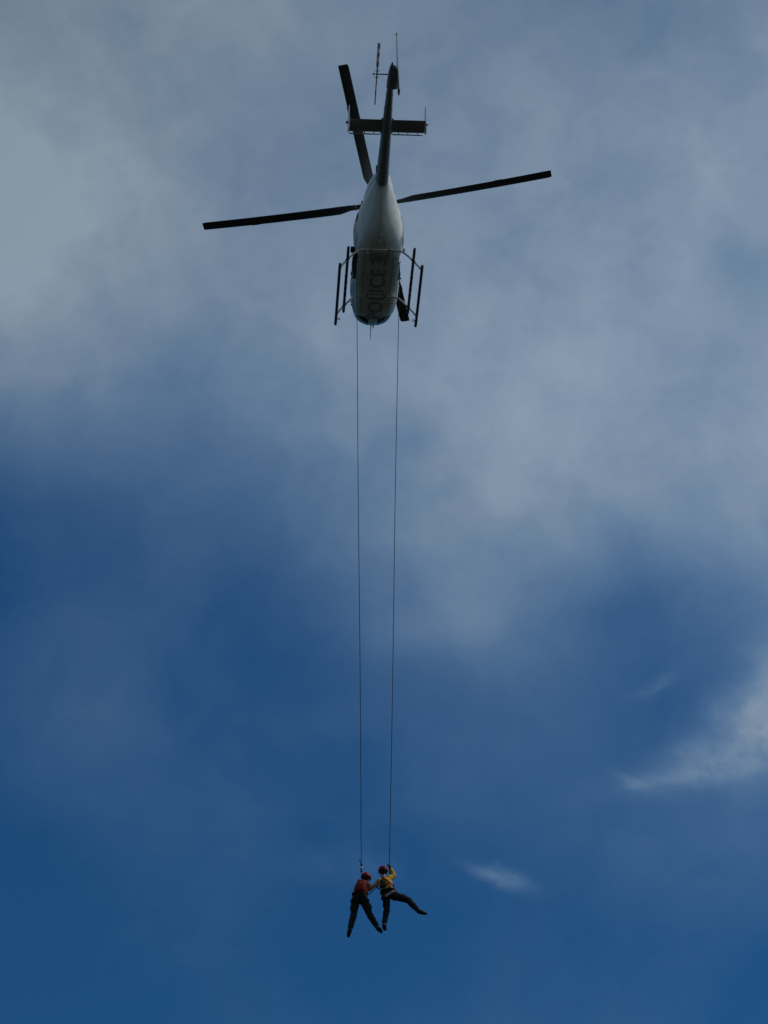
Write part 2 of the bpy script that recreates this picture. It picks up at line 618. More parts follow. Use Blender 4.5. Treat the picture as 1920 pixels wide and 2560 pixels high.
# glazing: two chin windows under the nose, crew door windows, windscreens, cabin rear windows
for s in (-1, 1):
    skin_patch('chin_window', quad((s * 0.13, 2.90, -1), (s * 0.40, 2.74, -1), (s * 0.49, 2.32, -1), (s * 0.15, 2.36, -1)),
               8, 8, 0.008, M['glass'], heli, (0, 0, 1))
    skin_patch('windscreen', quad((s * 0.04, 5, 0.95), (s * 0.40, 5, 0.90), (s * 0.52, 5, 1.40), (s * 0.04, 5, 1.50)),
               8, 8, 0.008, M['glass'], heli, (0, -1, 0))
    d = skin_patch('crew_door', quad((s * 3, 2.28, 0.20), (s * 3, 0.98, 0.13), (s * 3, 0.98, 1.42), (s * 3, 2.0, 1.20)),
                   12, 12, 0.012, M['paint'], heli, (-s, 0, 0))
    # the bulged observation window of the crew door
    bm = bmesh.new()
    add_ball(bm, (s * 0.655, 1.68, 0.72), (0.085 if s < 0 else 0.055, 0.40, 0.34), u=24, v=16)
    to_obj('bubble_window', bm, M['glass'], d)
    bm = bmesh.new()
    add_box(bm, (s * 0.722, 1.06, 0.62), (0.05, 0.16, 0.03), bevel=0.01)
    to_obj('door_handle', bm, M['rubber'], d)
    skin_patch('rear_cabin_panel', quad((s * 3, -0.34, 0.28), (s * 3, -0.66, 0.42), (s * 3, -0.62, 1.30), (s * 3, -0.34, 1.38)),
               6, 8, 0.010, M['paint'], heli, (-s, 0, 0))
    skin_patch('rear_window', quad((s * 3, -0.72, 0.94), (s * 3, -0.92, 1.00), (s * 3, -0.90, 1.20), (s * 3, -0.74, 1.26)),
               5, 5, 0.014, M['glass'], heli, (-s, 0, 0))
    # the roller left at the aft corner of the opening
    bm = bmesh.new()
    k = 1.0 if s < 0 else 0.35
    add_box(bm, (s * (0.735 + 0.03 * k), -0.20, 0.34), (0.13 * k, 0.18, 0.13 * (0.5 + 0.5 * k)), bevel=0.03)
    to_obj('door_roller', bm, M['rubber'], heli)
    # rope anchor on the sill
    bm = bmesh.new()
    add_box(bm, (s * 0.600, 0.06, 0.125), (0.07, 0.08, 0.07), bevel=0.02)
    to_obj('rope_anchor', bm, M['metal'], heli)
    # small fittings along the flank: hinges and pins
    for yy, z in ((0.90, 0.30), (1.20, 0.50), (2.10, 0.46), (2.26, 0.50)):
        h = BODY.ray_cast(Vector((s * 3, yy, z)), Vector((-s, 0, 0)))
        bm = bmesh.new()
        add_box(bm, h[0] + Vector((s * 0.015, 0, 0)), (0.05, 0.05, 0.035), bevel=0.008)
        to_obj('hinge', bm, M['rubber'], heli)

# belly fittings: drain masts, hatches, a beacon
for (x, y) in ((0.02, -1.02), (0.01, -0.80), (-0.36, -0.42), (0.42, -0.36)):
    h = BODY.ray_cast(Vector((x, y, -2)), Vector((0, 0, 1)))
    bm = bmesh.new()
    add_tube(bm, [h[0] + Vector((0, 0, 0.02)), h[0] + Vector((0, 0.01, -0.03)), h[0] + Vector((0, 0.015, -0.05))], [0.02, 0.018, 0.008], 8)
    to_obj('drain_pipe', bm, M['tube'], heli)
for (x0, x1, y0, y1) in ((-0.30, 0.30, -0.40, -0.12),):
    skin_patch('belly_hatch', quad((x0, y1, -2), (x1, y1, -2), (x1, y0, -2), (x0, y0, -2)), 6, 4, 0.005, M['paint'], heli, (0, 0, 1))
# panel seams across the belly and along the chines
for y in (1.72, 0.92, 0.40, -0.16):
    wv = 0.56 if y > -0.5 else 0.56 + (y + 0.5) * 0.34
    skin_patch('panel_seam', quad((-wv, y + 0.008, -2), (wv, y + 0.008, -2), (wv, y - 0.008, -2), (-wv, y - 0.008, -2)), 24, 1, 0.004, M['seam'], heli, (0, 0, 1))
for s in (-1, 1):
    skin_patch('panel_seam', quad((s * 0.42 - 0.007, 2.2, -2), (s * 0.42 + 0.007, 2.2, -2), (s * 0.42 + 0.007, -0.5, -2), (s * 0.42 - 0.007, -0.5, -2)), 1, 24, 0.004, M['seam'], heli, (0, 0, 1))
for (x, y, hgt) in ((0.16, -0.78, 0.16), (-0.30, 0.62, 0.12)):      # blade aerials
    h = BODY.ray_cast(Vector((x, y, -2)), Vector((0, 0, 1)))
    bm = bmesh.new()
    z0 = h[0].z + 0.01
    add_prism(bm, [(y + 0.07, z0), (y - 0.07, z0), (y - 0.10, z0 - hgt), (y - 0.03, z0 - hgt)], 0.014, x0=x)
    to_obj('blade_aerial', bm, M['boom'], heli, smooth=False)
# rivet rows round the belly frames
bm = bmesh.new()
for y in (1.5, 0.95, 0.4, -0.15, -0.55, -0.95, -1.3):
    for i in range(-9, 10):
        x = i * 0.055
        h = BODY.ray_cast(Vector((x, y, -2)), Vector((0, 0, 1)))
        if h[0] is not None and abs(x) < 0.5:
            add_ball(bm, h[0], (0.007, 0.007, 0.004), u=6, v=4)
o = to_obj('rivets', bm, M['paint'], fus)
o['kind'] = 'stuff'


# lettering on the belly, read from nose to tail
def make_lettering():
    cu = bpy.data.curves.new('lettering', 'FONT')
    cu.body = 'POLICE 3'
    cu.size = 0.74
    cu.space_character = 1.06
    cu.space_word = 0.55
    cu.offset = 0.012
    cu.align_x = 'LEFT'
    t = bpy.data.objects.new('lettering', cu)
    COL.objects.link(t)
    bpy.context.view_layer.update()
    dg = bpy.context.evaluated_depsgraph_get()
    me = bpy.data.meshes.new_from_object(t.evaluated_get(dg))
    bpy.data.objects.remove(t)
    xs = [v.co.x for v in me.vertices]
    ys = [v.co.y for v in me.vertices]
    bm = bmesh.new()
    bm.from_mesh(me)
    # slice so the letters can follow the curved skin
    for ax, vals in ((0, [min(xs) + k * 0.06 for k in range(1, int((max(xs) - min(xs)) / 0.06) + 1)]),
                     (1, [min(ys) + k * 0.08 for k in range(1, 8)])):
        for c in vals:
            co = [0, 0, 0]
            co[ax] = c
            no = [0, 0, 0]
            no[ax] = 1
            bmesh.ops.bisect_plane(bm, geom=bm.verts[:] + bm.edges[:] + bm.faces[:], plane_co=co, plane_no=no)
    L, H = max(xs) - min(xs), max(ys) - min(ys)
    Y0, Y1 = 2.42, -0.18                       # from the nose aft
    for v in bm.verts:
        u = (v.co.x - min(xs)) / L
        w = (v.co.y - min(ys)) / H
        y = Y0 + (Y1 - Y0) * u
        x = 0.25 - 0.47 * w            # tops of the letters towards the left flank
        h = BODY.ray_cast(Vector((x, y, -2)), Vector((0, 0, 1)))
        v.co = Vector((x, y, h[0].z - 0.0075))
    bmesh.ops.solidify(bm, geom=bm.faces[:], thickness=0.004)
    to_obj('lettering', bm, M['letter'], fus, smooth=False)


make_lettering()

# transmission and engine cowling on the roof
bm = bmesh.new()
cow = []
for (y, w, zb, zt) in ((1.25, 0.10, 1.55, 1.66), (1.05, 0.30, 1.5, 1.84), (0.7, 0.42, 1.45, 1.98), (0.2, 0.48, 1.42, 2.06), (-0.4, 0.50, 1.4, 2.08),
                       (-1.0, 0.45, 1.36, 2.05), (-1.5, 0.37, 1.30, 1.96), (-1.9, 0.27, 1.28, 1.80), (-2.15, 0.18, 1.3, 1.64), (-2.3, 0.09, 1.36, 1.54)):
    cow.append(section(y, w, zb, zt, (zb + zt) / 2 + 0.02, 2.4, 2.6, 32))
add_loft(bm, cow)
cowl = to_obj('engine_cowling', bm, M['paint'], heli, sharp=50)
for s in (-1, 1):
    bm = bmesh.new()                          # air intakes and exhaust stubs
    add_box(bm, (s * 0.485, -0.62, 1.72), (0.05, 0.36, 0.20), bevel=0.02)
    to_obj('air_intake', bm, M['interior'], cowl)
bm = bmesh.new()
add_tube(bm, [(0, -1.45, 1.85), (0, -1.60, 2.05), (0, -1.85, 2.17)], [0.13, 0.13, 0.135], 16)
to_obj('exhaust_pipe', bm, M['interior'], cowl)

# tail boom with fin fairing
bm = bmesh.new()
ring = []
for (y, r, z) in ((-2.02, 0.190, 1.270), (-2.6, 0.178, 1.285), (-3.4, 0.160, 1.30), (-4.2, 0.138, 1.32), (-5.0, 0.112, 1.34), (-5.45, 0.094, 1.35),
                  (-5.69, 0.090, 1.355), (-5.89, 0.094, 1.36), (-6.09, 0.088, 1.365), (-6.26, 0.060, 1.37), (-6.38, 0.030, 1.37), (-6.44, 0.008, 1.37)):
    ring.append([Vector((r * math.cos(2 * math.pi * k / 28), y, z + 1.12 * r * math.sin(2 * math.pi * k / 28))) for k in range(28)])
add_loft(bm, ring)
boom = to_obj('tail_boom', bm, M['boom'], heli, sharp=60)
bm = bmesh.new()
add_loft(bm, [section(y, w, 1.37 - h, 1.37 + h, 1.37, 2.6, 2.6, 20) for y, w, h in
              ((-5.52, 0.155, 0.07), (-5.54, 0.165, 0.10), (-5.84, 0.16, 0.12), (-6.09, 0.12, 0.10), (-6.29, 0.06, 0.05))])
for v in bm.verts:
    v.co.x += 0.055
to_obj('fin_mount', bm, M['boom'], boom, sharp=50)
for y in (-2.5, -3.2, -3.8, -4.8, -5.3):
    bm = bmesh.new()
    r = 0.1885 - (-2.02 - y) * 0.0248 + 0.004
    add_tube(bm, [(r * math.cos(2 * math.pi * k / 28), y, 1.27 + 0.023 * (-2.02 - y) + 1.12 * r * math.sin(2 * math.pi * k / 28)) for k in range(28)],
             0.005, 6, closed=True)
    to_obj('frame_band', bm, M['boom'], boom)

# vertical fin, mounted on the right of the boom
FX = 0.165
bm = bmesh.new()
add_prism(bm, [(-5.76, 1.18), (-5.84, 1.46), (-6.34, 2.20), (-6.44, 2.24), (-6.74, 2.24), (-6.76, 2.18), (-6.46, 1.36), (-6.40, 1.18)], 0.024, x0=FX)
bmesh.ops.bevel(bm, geom=bm.edges[:], offset=0.008, segments=2, affect='EDGES')
bmesh.ops.rotate(bm, verts=bm.verts[:], cent=(FX, -6.1, 1.2), matrix=Matrix.Rotation(R(-3.6), 3, 'Z'))
fin = to_obj('vertical_fin', bm, M['paint'], heli, sharp=40)
bm = bmesh.new()
add_prism(bm, [(-5.76, 1.177), (-6.40, 1.177), (-6.44, 0.86), (-6.30, 0.46), (-6.12, 0.44), (-5.94, 0.78)], 0.030, x0=FX)
bmesh.ops.bevel(bm, geom=bm.edges[:], offset=0.009, segments=2, affect='EDGES')
bmesh.ops.rotate(bm, verts=bm.verts[:], cent=(FX, -6.1, 1.2), matrix=Matrix.Rotation(R(-3.6), 3, 'Z'))
to_obj('lower_fin', bm, M['boom'], fin, sharp=40)
bm = bmesh.new()
add_tube(bm, smooth_path([(FX, -6.02, 0.70), (FX, -6.06, 0.46), (FX, -6.18, 0.36), (FX, -6.34, 0.34)], 5), 0.022, 8)
to_obj('tail_skid', bm, M['skid'], fin)
bm = bmesh.new()
add_ball(bm, (FX - 0.035, -6.70, 2.25), (0.030, 0.07, 0.035))
to_obj('fin_light', bm, M['tube'], fin)

# horizontal stabiliser with end plates and position lights
SY0, SY1, SZ = -3.91, -4.38, 1.33


def stab_profile(x, c0, c1, z, t):
    pts = []
    for k in range(16):
        a = 2 * math.pi * k / 16
        u = 0.5 + 0.5 * math.cos(a)
        th = t * math.sin(a) * (0.35 + 0.65 * (1 - u) ** 0.5)
        pts.append(Vector((x, c1 + (c0 - c1) * (1 - u), z + th)))
    return pts


bm = bmesh.new()
add_loft(bm, [stab_profile(x, SY0, SY1, SZ, 0.03) for x in (-1.08, -0.7, -0.3, 0, 0.3, 0.7, 1.08)])
stab = to_obj('horizontal_stabiliser', bm, M['boom'], heli, sharp=50)
for s in (-1, 1):
    bm = bmesh.new()
    add_tube(bm, [(s * 0.17, SY0 + 0.055, SZ - 0.03), (s * 1.05, SY0 + 0.055, SZ - 0.03)], 0.018, 8)
    sl = to_obj('leading_edge_slat', bm, M['boom'], stab)
    for x in (0.35, 0.62, 0.9):
        bm = bmesh.new()
        add_box(bm, (s * x, SY0 + 0.025, SZ - 0.02), (0.02, 0.07, 0.02))
        to_obj('slat_bracket', bm, M['metal'], sl, smooth=False)
    bm = bmesh.new()
    add_ball(bm, (s * 0.15, -4.15, SZ), (0.055, 0.30, 0.05))
    to_obj('root_fairing', bm, M['boom'], stab)
    bm = bmesh.new()
    X = s * 1.095
    add_prism(bm, [(-3.88, SZ - 0.02), (-3.92, SZ + 0.10), (-4.38, SZ + 0.36), (-4.58, SZ + 0.36), (-4.48, SZ - 0.02), (-4.38, SZ - 0.36), (-4.20, SZ - 0.38)], 0.026, x0=X)
    bmesh.ops.bevel(bm, geom=bm.edges[:], offset=0.006, segments=1, affect='EDGES')
    bmesh.ops.rotate(bm, verts=bm.verts[:], cent=(X, -4.15, SZ), matrix=Matrix.Rotation(R(1.8 if s < 0 else -1.6), 3, 'Z'))
    ep = to_obj('end_plate', bm, M['paint'], heli, sharp=40)
    bm = bmesh.new()
    add_ball(bm, (X + s * 0.045, -4.22, SZ + 0.02), (0.035, 0.05, 0.04))
    to_obj('position_light', bm, M['redlamp'], ep)

# tail rotor on the left of the boom
TRY, TRZ, TRX = -5.99, 1.375, -0.40
bm = bmesh.new()
add_tube(bm, [(-0.05, TRY, TRZ), (TRX - 0.03, TRY, TRZ)], 0.020, 10)
add_tube(bm, [(TRX - 0.09, TRY, TRZ), (TRX - 0.115, TRY, TRZ)], 0.045, 10)
add_tube(bm, [(TRX - 0.03, TRY, TRZ), (TRX - 0.10, TRY, TRZ)], 0.016, 10)
trs = to_obj('tail_rotor_shaft', bm, M['metal'], heli, sharp=50)
TA = Vector((0.045, -0.735, 0.678)).normalized()      # the blades stand slanting up and aft
TB = Vector((0, 0.678, 0.735)).normalized()
for s in (1, -1):
    bm = bmesh.new()
    rings = []
    for r_, c, t in ((0.0, 0.04, 0.018), (0.07, 0.04, 0.018), (0.16, 0.035, 0.016), (0.24, 0.12, 0.014), (0.34, 0.13, 0.012), (0.46, 0.13, 0.012), (0.58, 0.13, 0.010), (0.70, 0.13, 0.010), (0.80, 0.13, 0.008), (0.85, 0.125, 0.006)):
        ctr = Vector((TRX, TRY, TRZ)) + TA * (s * r_)
        rr = []
        for k in range(10):
            a = 2 * math.pi * k / 10
            loc = TB * (math.cos(a) * c / 2) + Vector((1, 0, 0)) * (math.sin(a) * t + (0.34 if s > 0 else 0.16) * math.cos(a) * c)
            rr.append(ctr + loc)
        rings.append(rr)
    add_loft(bm, rings)
    o = to_obj('tail_rotor_blade', bm, [M['trot_dark'], M['trot_red']], heli, sharp=50)
    for p in o.data.polygons:
        d = (p.center - Vector((TRX, TRY, TRZ))).dot(TA) * s
        p.material_index = 1 if (0.34 < d < 0.46 or 0.58 < d < 0.70) else 0
    bm = bmesh.new()                              # pitch horn
    q = Vector((TRX, TRY, TRZ)) + TA * (s * 0.085)
    add_tube(bm, smooth_path([q + Vector((-0.075, 0, 0)) + TA * (s * 0.03), q + Vector((-0.04, 0, 0)) - TA * 0.0, q, q + Vector((0.04, 0, 0)), q + Vector((0.075, 0, 0)) + TA * (s * 0.03)], 3), 0.010, 6)
    to_obj('pitch_link', bm, M['metal'], o)

# main rotor: mast, hub, four blades
bm = bmesh.new()
add_tube(bm, [(0, 0, 1.9), (0, 0, HUB_Z + 0.05)], 0.055, 16)
add_tube(bm, [(0, 0, 2.12), (0, 0, 2.18)], 0.20, 20)
mast = to_obj('rotor_mast', bm, M['metal'], heli, sharp=40)
bm = bmesh.new()
add_tube(bm, [(0, 0, HUB_Z - 0.06), (0, 0, HUB_Z + 0.10)], [0.24, 0.20], 20)
for k in range(4):
    a = R(PHASE + 90 * k)
    d = Vector((math.cos(a), math.sin(a), 0.03))
    add_box(bm, Vector((0, 0, HUB_Z)) + d * 0.3, (0.56, 0.17, 0.05), Matrix.Rotation(a, 3, 'Z'), bevel=0.012)
to_obj('rotor_hub', bm, M['blade'], heli, sharp=40)


def make_blade(k):
    phi = R(PHASE + 90 * k)
    bm = bmesh.new()
    rings = []
    RAD = 5.33
    for r_, le, te, th in ((0.44, 0.085, -0.085, 0.028), (0.60, 0.085, -0.085, 0.03), (0.66, 0.095, -0.09, 0.03), (0.80, 0.105, -0.10, 0.026), (1.12, 0.110, -0.185, 0.020),
                           (1.3, 0.110, -0.188, 0.018), (1.8, 0.110, -0.188, 0.017), (2.4, 0.110, -0.188, 0.016), (3.0, 0.110, -0.188, 0.016), (3.6, 0.110, -0.188, 0.016),
                           (3.62, 0.110, -0.202, 0.016), (3.84, 0.110, -0.202, 0.016), (3.86, 0.110, -0.188, 0.015), (4.4, 0.110, -0.188, 0.015), (5.0, 0.110, -0.188, 0.014),
                           (5.25, 0.108, -0.188, 0.013), (RAD, 0.085, -0.18, 0.008)):
        tw = R(9.0 - 8.0 * max(0, r_ - 0.6) / RAD)
        cone = 0.010 * r_ + 0.0052 * r_ * r_
        rr = []
        for j in range(14):
            a = 2 * math.pi * j / 14
            u = 0.5 + 0.5 * math.cos(a)               # 1 at the leading edge
            y = te + (le - te) * u
            z = th * math.sin(a) * (0.4 + 0.6 * u ** 0.5)
            rr.append(Vector((r_, y * math.cos(tw) - z * math.sin(tw), y * math.sin(tw) + z * math.cos(tw) + cone)))
        rings.append(rr)
    add_loft(bm, rings)
    bmesh.ops.rotate(bm, verts=bm.verts[:], cent=(0, 0, 0), matrix=Matrix.Rotation(phi, 3, 'Z'))
    bmesh.ops.translate(bm, verts=bm.verts[:], vec=(0, 0, HUB_Z))
    o = to_obj('main_rotor_blade', bm, M['blade'], heli, sharp=50)
    rot = Matrix.Rotation(phi, 3, 'Z')
    for yy in (-0.05, 0.05):                          # the two root bolts
        bm = bmesh.new()
        c = rot @ Vector((0.615, yy, HUB_Z))
        add_tube(bm, [c - Vector((0, 0, 0.06)), c + Vector((0, 0, 0.06))], 0.020, 10)
        to_obj('blade_bolt', bm, M['steel'], o)


for k in range(4):
    make_blade(k)

# landing gear: two cross tubes, two skids, two step bars
SKX, SKZ = 1.195, -0.80
STX, STZ = 0.960, -0.445
YA, YF = -0.58, 1.34


def cross_tube(y):
    half = [(0, -0.035), (0.42, -0.035), (0.57, -0.055), (0.69, -0.125), (0.80, -0.245), (0.96, -0.46), (1.08, -0.635), (1.195, -0.80)]
    pts = [(-x, y, z) for x, z in half[::-1]] + [(x, y, z) for x, z in half[1:]]
    bm = bmesh.new()
    add_tube(bm, smooth_path(pts, 4), 0.030, 12)
    o = to_obj('cross_tube', bm, M['tube'], heli)
    for s in (-1, 1):
        bm = bmesh.new()
        add_box(bm, (s * 0.27, y, -0.03), (0.07, 0.085, 0.066), bevel=0.010)
        to_obj('saddle_clamp', bm, M['boom'], o, sharp=40)
        bm = bmesh.new()
        add_tube(bm, [(s * 0.925, y, -0.41), (s * 1.0, y, -0.515)], 0.042, 10)
        to_obj('step_clamp', bm, M['rubber'], o, sharp=40)
    return o


cross_tube(YA)
cross_tube(YF)
for s in (-1, 1):
    bm = bmesh.new()
    add_tube(bm, smooth_path([(s * SKX, -0.76, SKZ - 0.02), (s * SKX, -0.50, SKZ - 0.03), (s * SKX, 1.4, SKZ - 0.03), (s * SKX, 1.65, SKZ - 0.015), (s * SKX, 1.80, SKZ + 0.015)], 4),
             0.043, 12)
    sk = to_obj('skid', bm, M['skid'], heli, sharp=60)
    bm = bmesh.new()
    rx = -s
    add_tube(bm, [(s * SKX + rx * (0.085 + 0.038 * math.cos(2 * math.pi * k / 14)), 1.53 + 0.038 * math.sin(2 * math.pi * k / 14), SKZ - 0.02) for k in range(14)], 0.010, 6, closed=True)
    add_tube(bm, [(s * SKX, 1.53, SKZ - 0.02), (s * SKX + rx * 0.05, 1.53, SKZ - 0.02)], 0.010, 6)
    to_obj('tow_ring', bm, M['rubber'], sk)
    for y in (YA, YF):
        bm = bmesh.new()
        add_tube(bm, [(s * (SKX - 0.072), y, SKZ + 0.105), (s * (SKX - 0.005), y, SKZ)], [0.036, 0.045], 10)
        to_obj('skid_shoe', bm, M['tube'], sk, sharp=40)
    bm = bmesh.new()
    add_tube(bm, [(s * STX, -1.10, STZ - 0.03), (s * STX, -1.07, STZ - 0.03), (s * STX, 1.56, STZ - 0.03), (s * STX, 1.59, STZ - 0.03)], [0.036, 0.042, 0.042, 0.036], 10)
    st = to_obj('step_bar', bm, M['skid'], heli, sharp=50)
    for y in (0.08, 0.33, 0.58, 0.83):
        bm = bmesh.new()
        add_tube(bm, [(s * STX, y - 0.03, STZ - 0.03), (s * STX, y + 0.03, STZ - 0.03)], 0.046, 10)
        to_obj('grip_band', bm, M['rubber'], st)

# pitot tube and wire cutter at the nose
bm = bmesh.new()
add_tube(bm, [(-0.03, 2.95, 0.42), (-0.03, 3.06, 0.30), (-0.03, 3.26, 0.02)], [0.014, 0.012, 0.007], 8)
to_obj('whip_antenna', bm, M['rubber'], heli)
bm = bmesh.new()
add_tube(bm, [(0.05, 2.97, 0.46), (0.05, 3.08, 0.42), (0.055, 3.17, 0.40)], [0.024, 0.020, 0.010], 8)
to_obj('pitot_tube', bm, M['rubber'], heli)
bm = bmesh.new()
add_box(bm, (0.01, 3.02, 0.44), (0.05, 0.10, 0.05), bevel=0.015)
to_obj('landing_light', bm, M['steel'], heli)

# ------------------------------------------------------------------ the two roped people
Z4 = lambda x, y: (840 + x * 0.15672, 2130 + y * 0.15676)     # crop of the photograph they were measured in
ROPE_Y = hworld((0, 0.06, 0.1)).y


def pp(x, y, dy=0.0):
    px, py = Z4(x, y)
    return at_y(px, py, ROPE_Y + dy)


def body_mesh(name, pieces, mats, parent, voxel=0.010):
    """one continuous skin over all limb pieces; every face takes the material of the limb it lies on"""
    bm = bmesh.new()
    for kind, a, _ in pieces:
        if kind == 'c':
            add_cone(bm, *a)
        else:
            add_ball(bm, *a)
    me = bpy.data.meshes.new(name)
    bm.to_mesh(me)
    bm.free()
    o = link(name, me, None, None)
    md = o.modifiers.new('r', 'REMESH')
    md.mode = 'VOXEL'
    md.voxel_size = voxel
    sm = o.modifiers.new('s', 'SMOOTH')
    sm.factor = 0.5
    sm.iterations = 5
    bpy.context.view_layer.update()
    dg = bpy.context.evaluated_depsgraph_get()
    me2 = bpy.data.meshes.new_from_object(o.evaluated_get(dg))
    bpy.data.objects.remove(o)
    for m in mats:
        me2.materials.append(m)
    # folds of loose cloth
    nrms = [v.normal.copy() for v in me2.vertices]
    for v, nv_ in zip(me2.vertices, nrms):
        q = v.co * 9.0
        f = noise.noise(q) + 0.6 * noise.noise(q * 2.3 + Vector((3, 7, 1)))
        fine = noise.noise(Vector((v.co.x * 14, v.co.y * 14, v.co.z * 34)))
        v.co = v.co + nv_ * (0.0095 * f + 0.006 * fine)

    def dist(p, kind, a):
        if kind == 'c':
            p0, p1, r0, r1 = a[0], a[1], a[2], a[3]
            d = p1 - p0
            t = max(0.0, min(1.0, (p - p0).dot(d) / max(d.length_squared, 1e-9)))
            return (p - (p0 + d * t)).length - (r0 + (r1 - r0) * t)
        c, s = a[0], a[1]
        q = p - c
        if len(a) > 2 and a[2]:
            q = a[2].to_3x3().inverted() @ q
        s3 = (s, s, s) if isinstance(s, (int, float)) else s
        k = math.sqrt(sum((q[i] / s3[i]) ** 2 for i in range(3)))
        return (k - 1) * min(s3)

    for f in me2.polygons:
        c = f.center
        f.material_index = min(pieces, key=lambda pc: dist(c, pc[0], pc[1]))[2]
    ob = link(name, me2, None, parent)
    return ob


SHIRT, TROU, SKIN, GLOVE, BOOT = 0, 1, 2, 3, 4


def hand(pieces, wrist, dirn, side, grip, mat=GLOVE):
    """palm, four curled fingers and a thumb; dirn along the palm, side across it, grip the way the fingers bend"""
    dirn, side = dirn.normalized(), side.normalized()
    grip = grip.normalized()
    palm = wrist + dirn * 0.045
    pieces.append(('c', (wrist, wrist + dirn * 0.06, 0.028, 0.034), mat))
    pieces.append(('c', (palm - side * 0.022, palm + side * 0.022, 0.022, 0.022), mat))
    for i, (off, L) in enumerate(((-0.033, 0.80), (-0.011, 1.0), (0.011, 0.95), (0.033, 0.72))):
        k0 = wrist + dirn * 0.085 + side * off
        k1 = k0 + (dirn * 0.6 + grip * 0.8).normalized() * 0.038 * L
        k2 = k1 + (grip * 0.9 - dirn * 0.45).normalized() * 0.03 * L
        pieces.append(('c', (palm + side * off * 0.8, k0, 0.014, 0.011), mat))
        pieces.append(('c', (k0, k1, 0.011, 0.0095), mat))
        pieces.append(('c', (k1, k2, 0.0095, 0.0085), mat))
    t0 = wrist + dirn * 0.03 - side * 0.034
    t1 = t0 + (dirn * 0.5 - side * 0.5 + grip * 0.6).normalized() * 0.04
    t2 = t1 + (dirn * 0.5 + grip * 0.7).normalized() * 0.03
    pieces.append(('c', (t0, t1, 0.014, 0.012), mat))
    pieces.append(('c', (t1, t2, 0.012, 0.010), mat))


def leg(pieces, hip, knee, ankle, toe, baggy=1.0):
    pieces.append(('c', (hip, knee, 0.098 * baggy, 0.072 * baggy), TROU))
    mid = knee.lerp(ankle, 0.35)
    pieces.append(('c', (knee, mid, 0.072 * baggy, 0.070 * baggy), TROU))
    hem = ankle + (knee - ankle).normalized() * 0.045
    pieces.append(('c', (mid, hem, 0.070 * baggy, 0.064), TROU))
    heel = ankle + (ankle - knee).normalized() * 0.055
    pieces.append(('c', (hem, ankle, 0.046, 0.048), BOOT))
    pieces.append(('c', (ankle, heel, 0.048, 0.050), BOOT))
    bk = (toe - heel).normalized()
    sole = (ankle - knee).normalized() * 0.018
    pieces.append(('c', (heel - bk * 0.03 + sole, heel + bk * 0.01 + sole, 0.044, 0.042), BOOT))
    pieces.append(('c', (heel, heel.lerp(toe, 0.6), 0.054, 0.050), BOOT))
    pieces.append(('c', (heel.lerp(toe, 0.6), toe, 0.050, 0.043), BOOT))


def head_parts(pieces, c, face, up, mat=SKIN):
    """skull, jaw, nose and ears; face = where the person looks"""
    face, up = face.normalized(), up.normalized()
    sidev = face.cross(up).normalized()
    up = sidev.cross(face).normalized()
    rot = Matrix((sidev, face, up)).transposed()
    pieces.append(('b', (c + up * 0.02, (0.074, 0.092, 0.10), rot), mat))
    pieces.append(('b', (c + face * 0.03 - up * 0.055, (0.055, 0.065, 0.065), rot), mat))
    pieces.append(('c', (c + face * 0.092 + up * 0.005, c + face * 0.108 - up * 0.028, 0.010, 0.014), mat))
    for s in (-1, 1):
        pieces.append(('b', (c + sidev * (s * 0.076) - up * 0.01, (0.010, 0.022, 0.032), rot), mat))
    return face, sidev, up, rot


def head_things(parent, c, face, sidev, up, rot):
    """helmet with rim and chin strap, hair, eyes and mouth as children"""
    bm = bmesh.new()
    r = bmesh.ops.create_uvsphere(bm, u_segments=28, v_segments=18, radius=1.0)
    bmesh.ops.bisect_plane(bm, geom=bm.verts[:] + bm.edges[:] + bm.faces[:], plane_co=(0, 0, -0.22), plane_no=(0, 0, -1), clear_outer=True)
    bmesh.ops.transform(bm, matrix=Matrix.Translation(c + up * 0.055) @ rot.to_4x4() @ Matrix.Diagonal((0.116, 0.138, 0.118, 1)), verts=bm.verts[:])
    bmesh.ops.solidify(bm, geom=bm.faces[:], thickness=0.012)
    hl = to_obj('helmet', bm, M['helmet'], parent, sharp=60)
    bm = bmesh.new()
    add_tube(bm, [c + up * 0.030 + sidev * (0.113 * math.cos(2 * math.pi * k / 28)) + face * (0.136 * math.sin(2 * math.pi * k / 28)) for k in range(28)], 0.009, 6, closed=True)
    to_obj('helmet_rim', bm, M['webdark'], hl)
    bm = bmesh.new()
    for s in (-1, 1):
        add_tube(bm, smooth_path([c + sidev * (s * 0.10) + up * 0.03, c + sidev * (s * 0.088) - up * 0.05 + face * 0.02, c + sidev * (s * 0.02) - up * 0.118 + face * 0.045], 4), 0.007, 6)
    to_obj('chin_strap', bm, M['webdark'], hl)
    bm = bmesh.new()
    add_ball(bm, c - face * 0.035 - up * 0.015, (0.078, 0.072, 0.07), rot)
    to_obj('hair', bm, M['hair'], parent)
    for s in (-1, 1):
        bm = bmesh.new()
        add_ball(bm, c + face * 0.083 + sidev * (s * 0.032) + up * 0.012, 0.011, u=8, v=6)
        to_obj('eye', bm, M['eye'], parent)
    bm = bmesh.new()
    add_ball(bm, c + face * 0.089 - up * 0.062, (0.024, 0.008, 0.007), rot, u=8, v=6)
    to_obj('mouth', bm, M['glove'], parent)


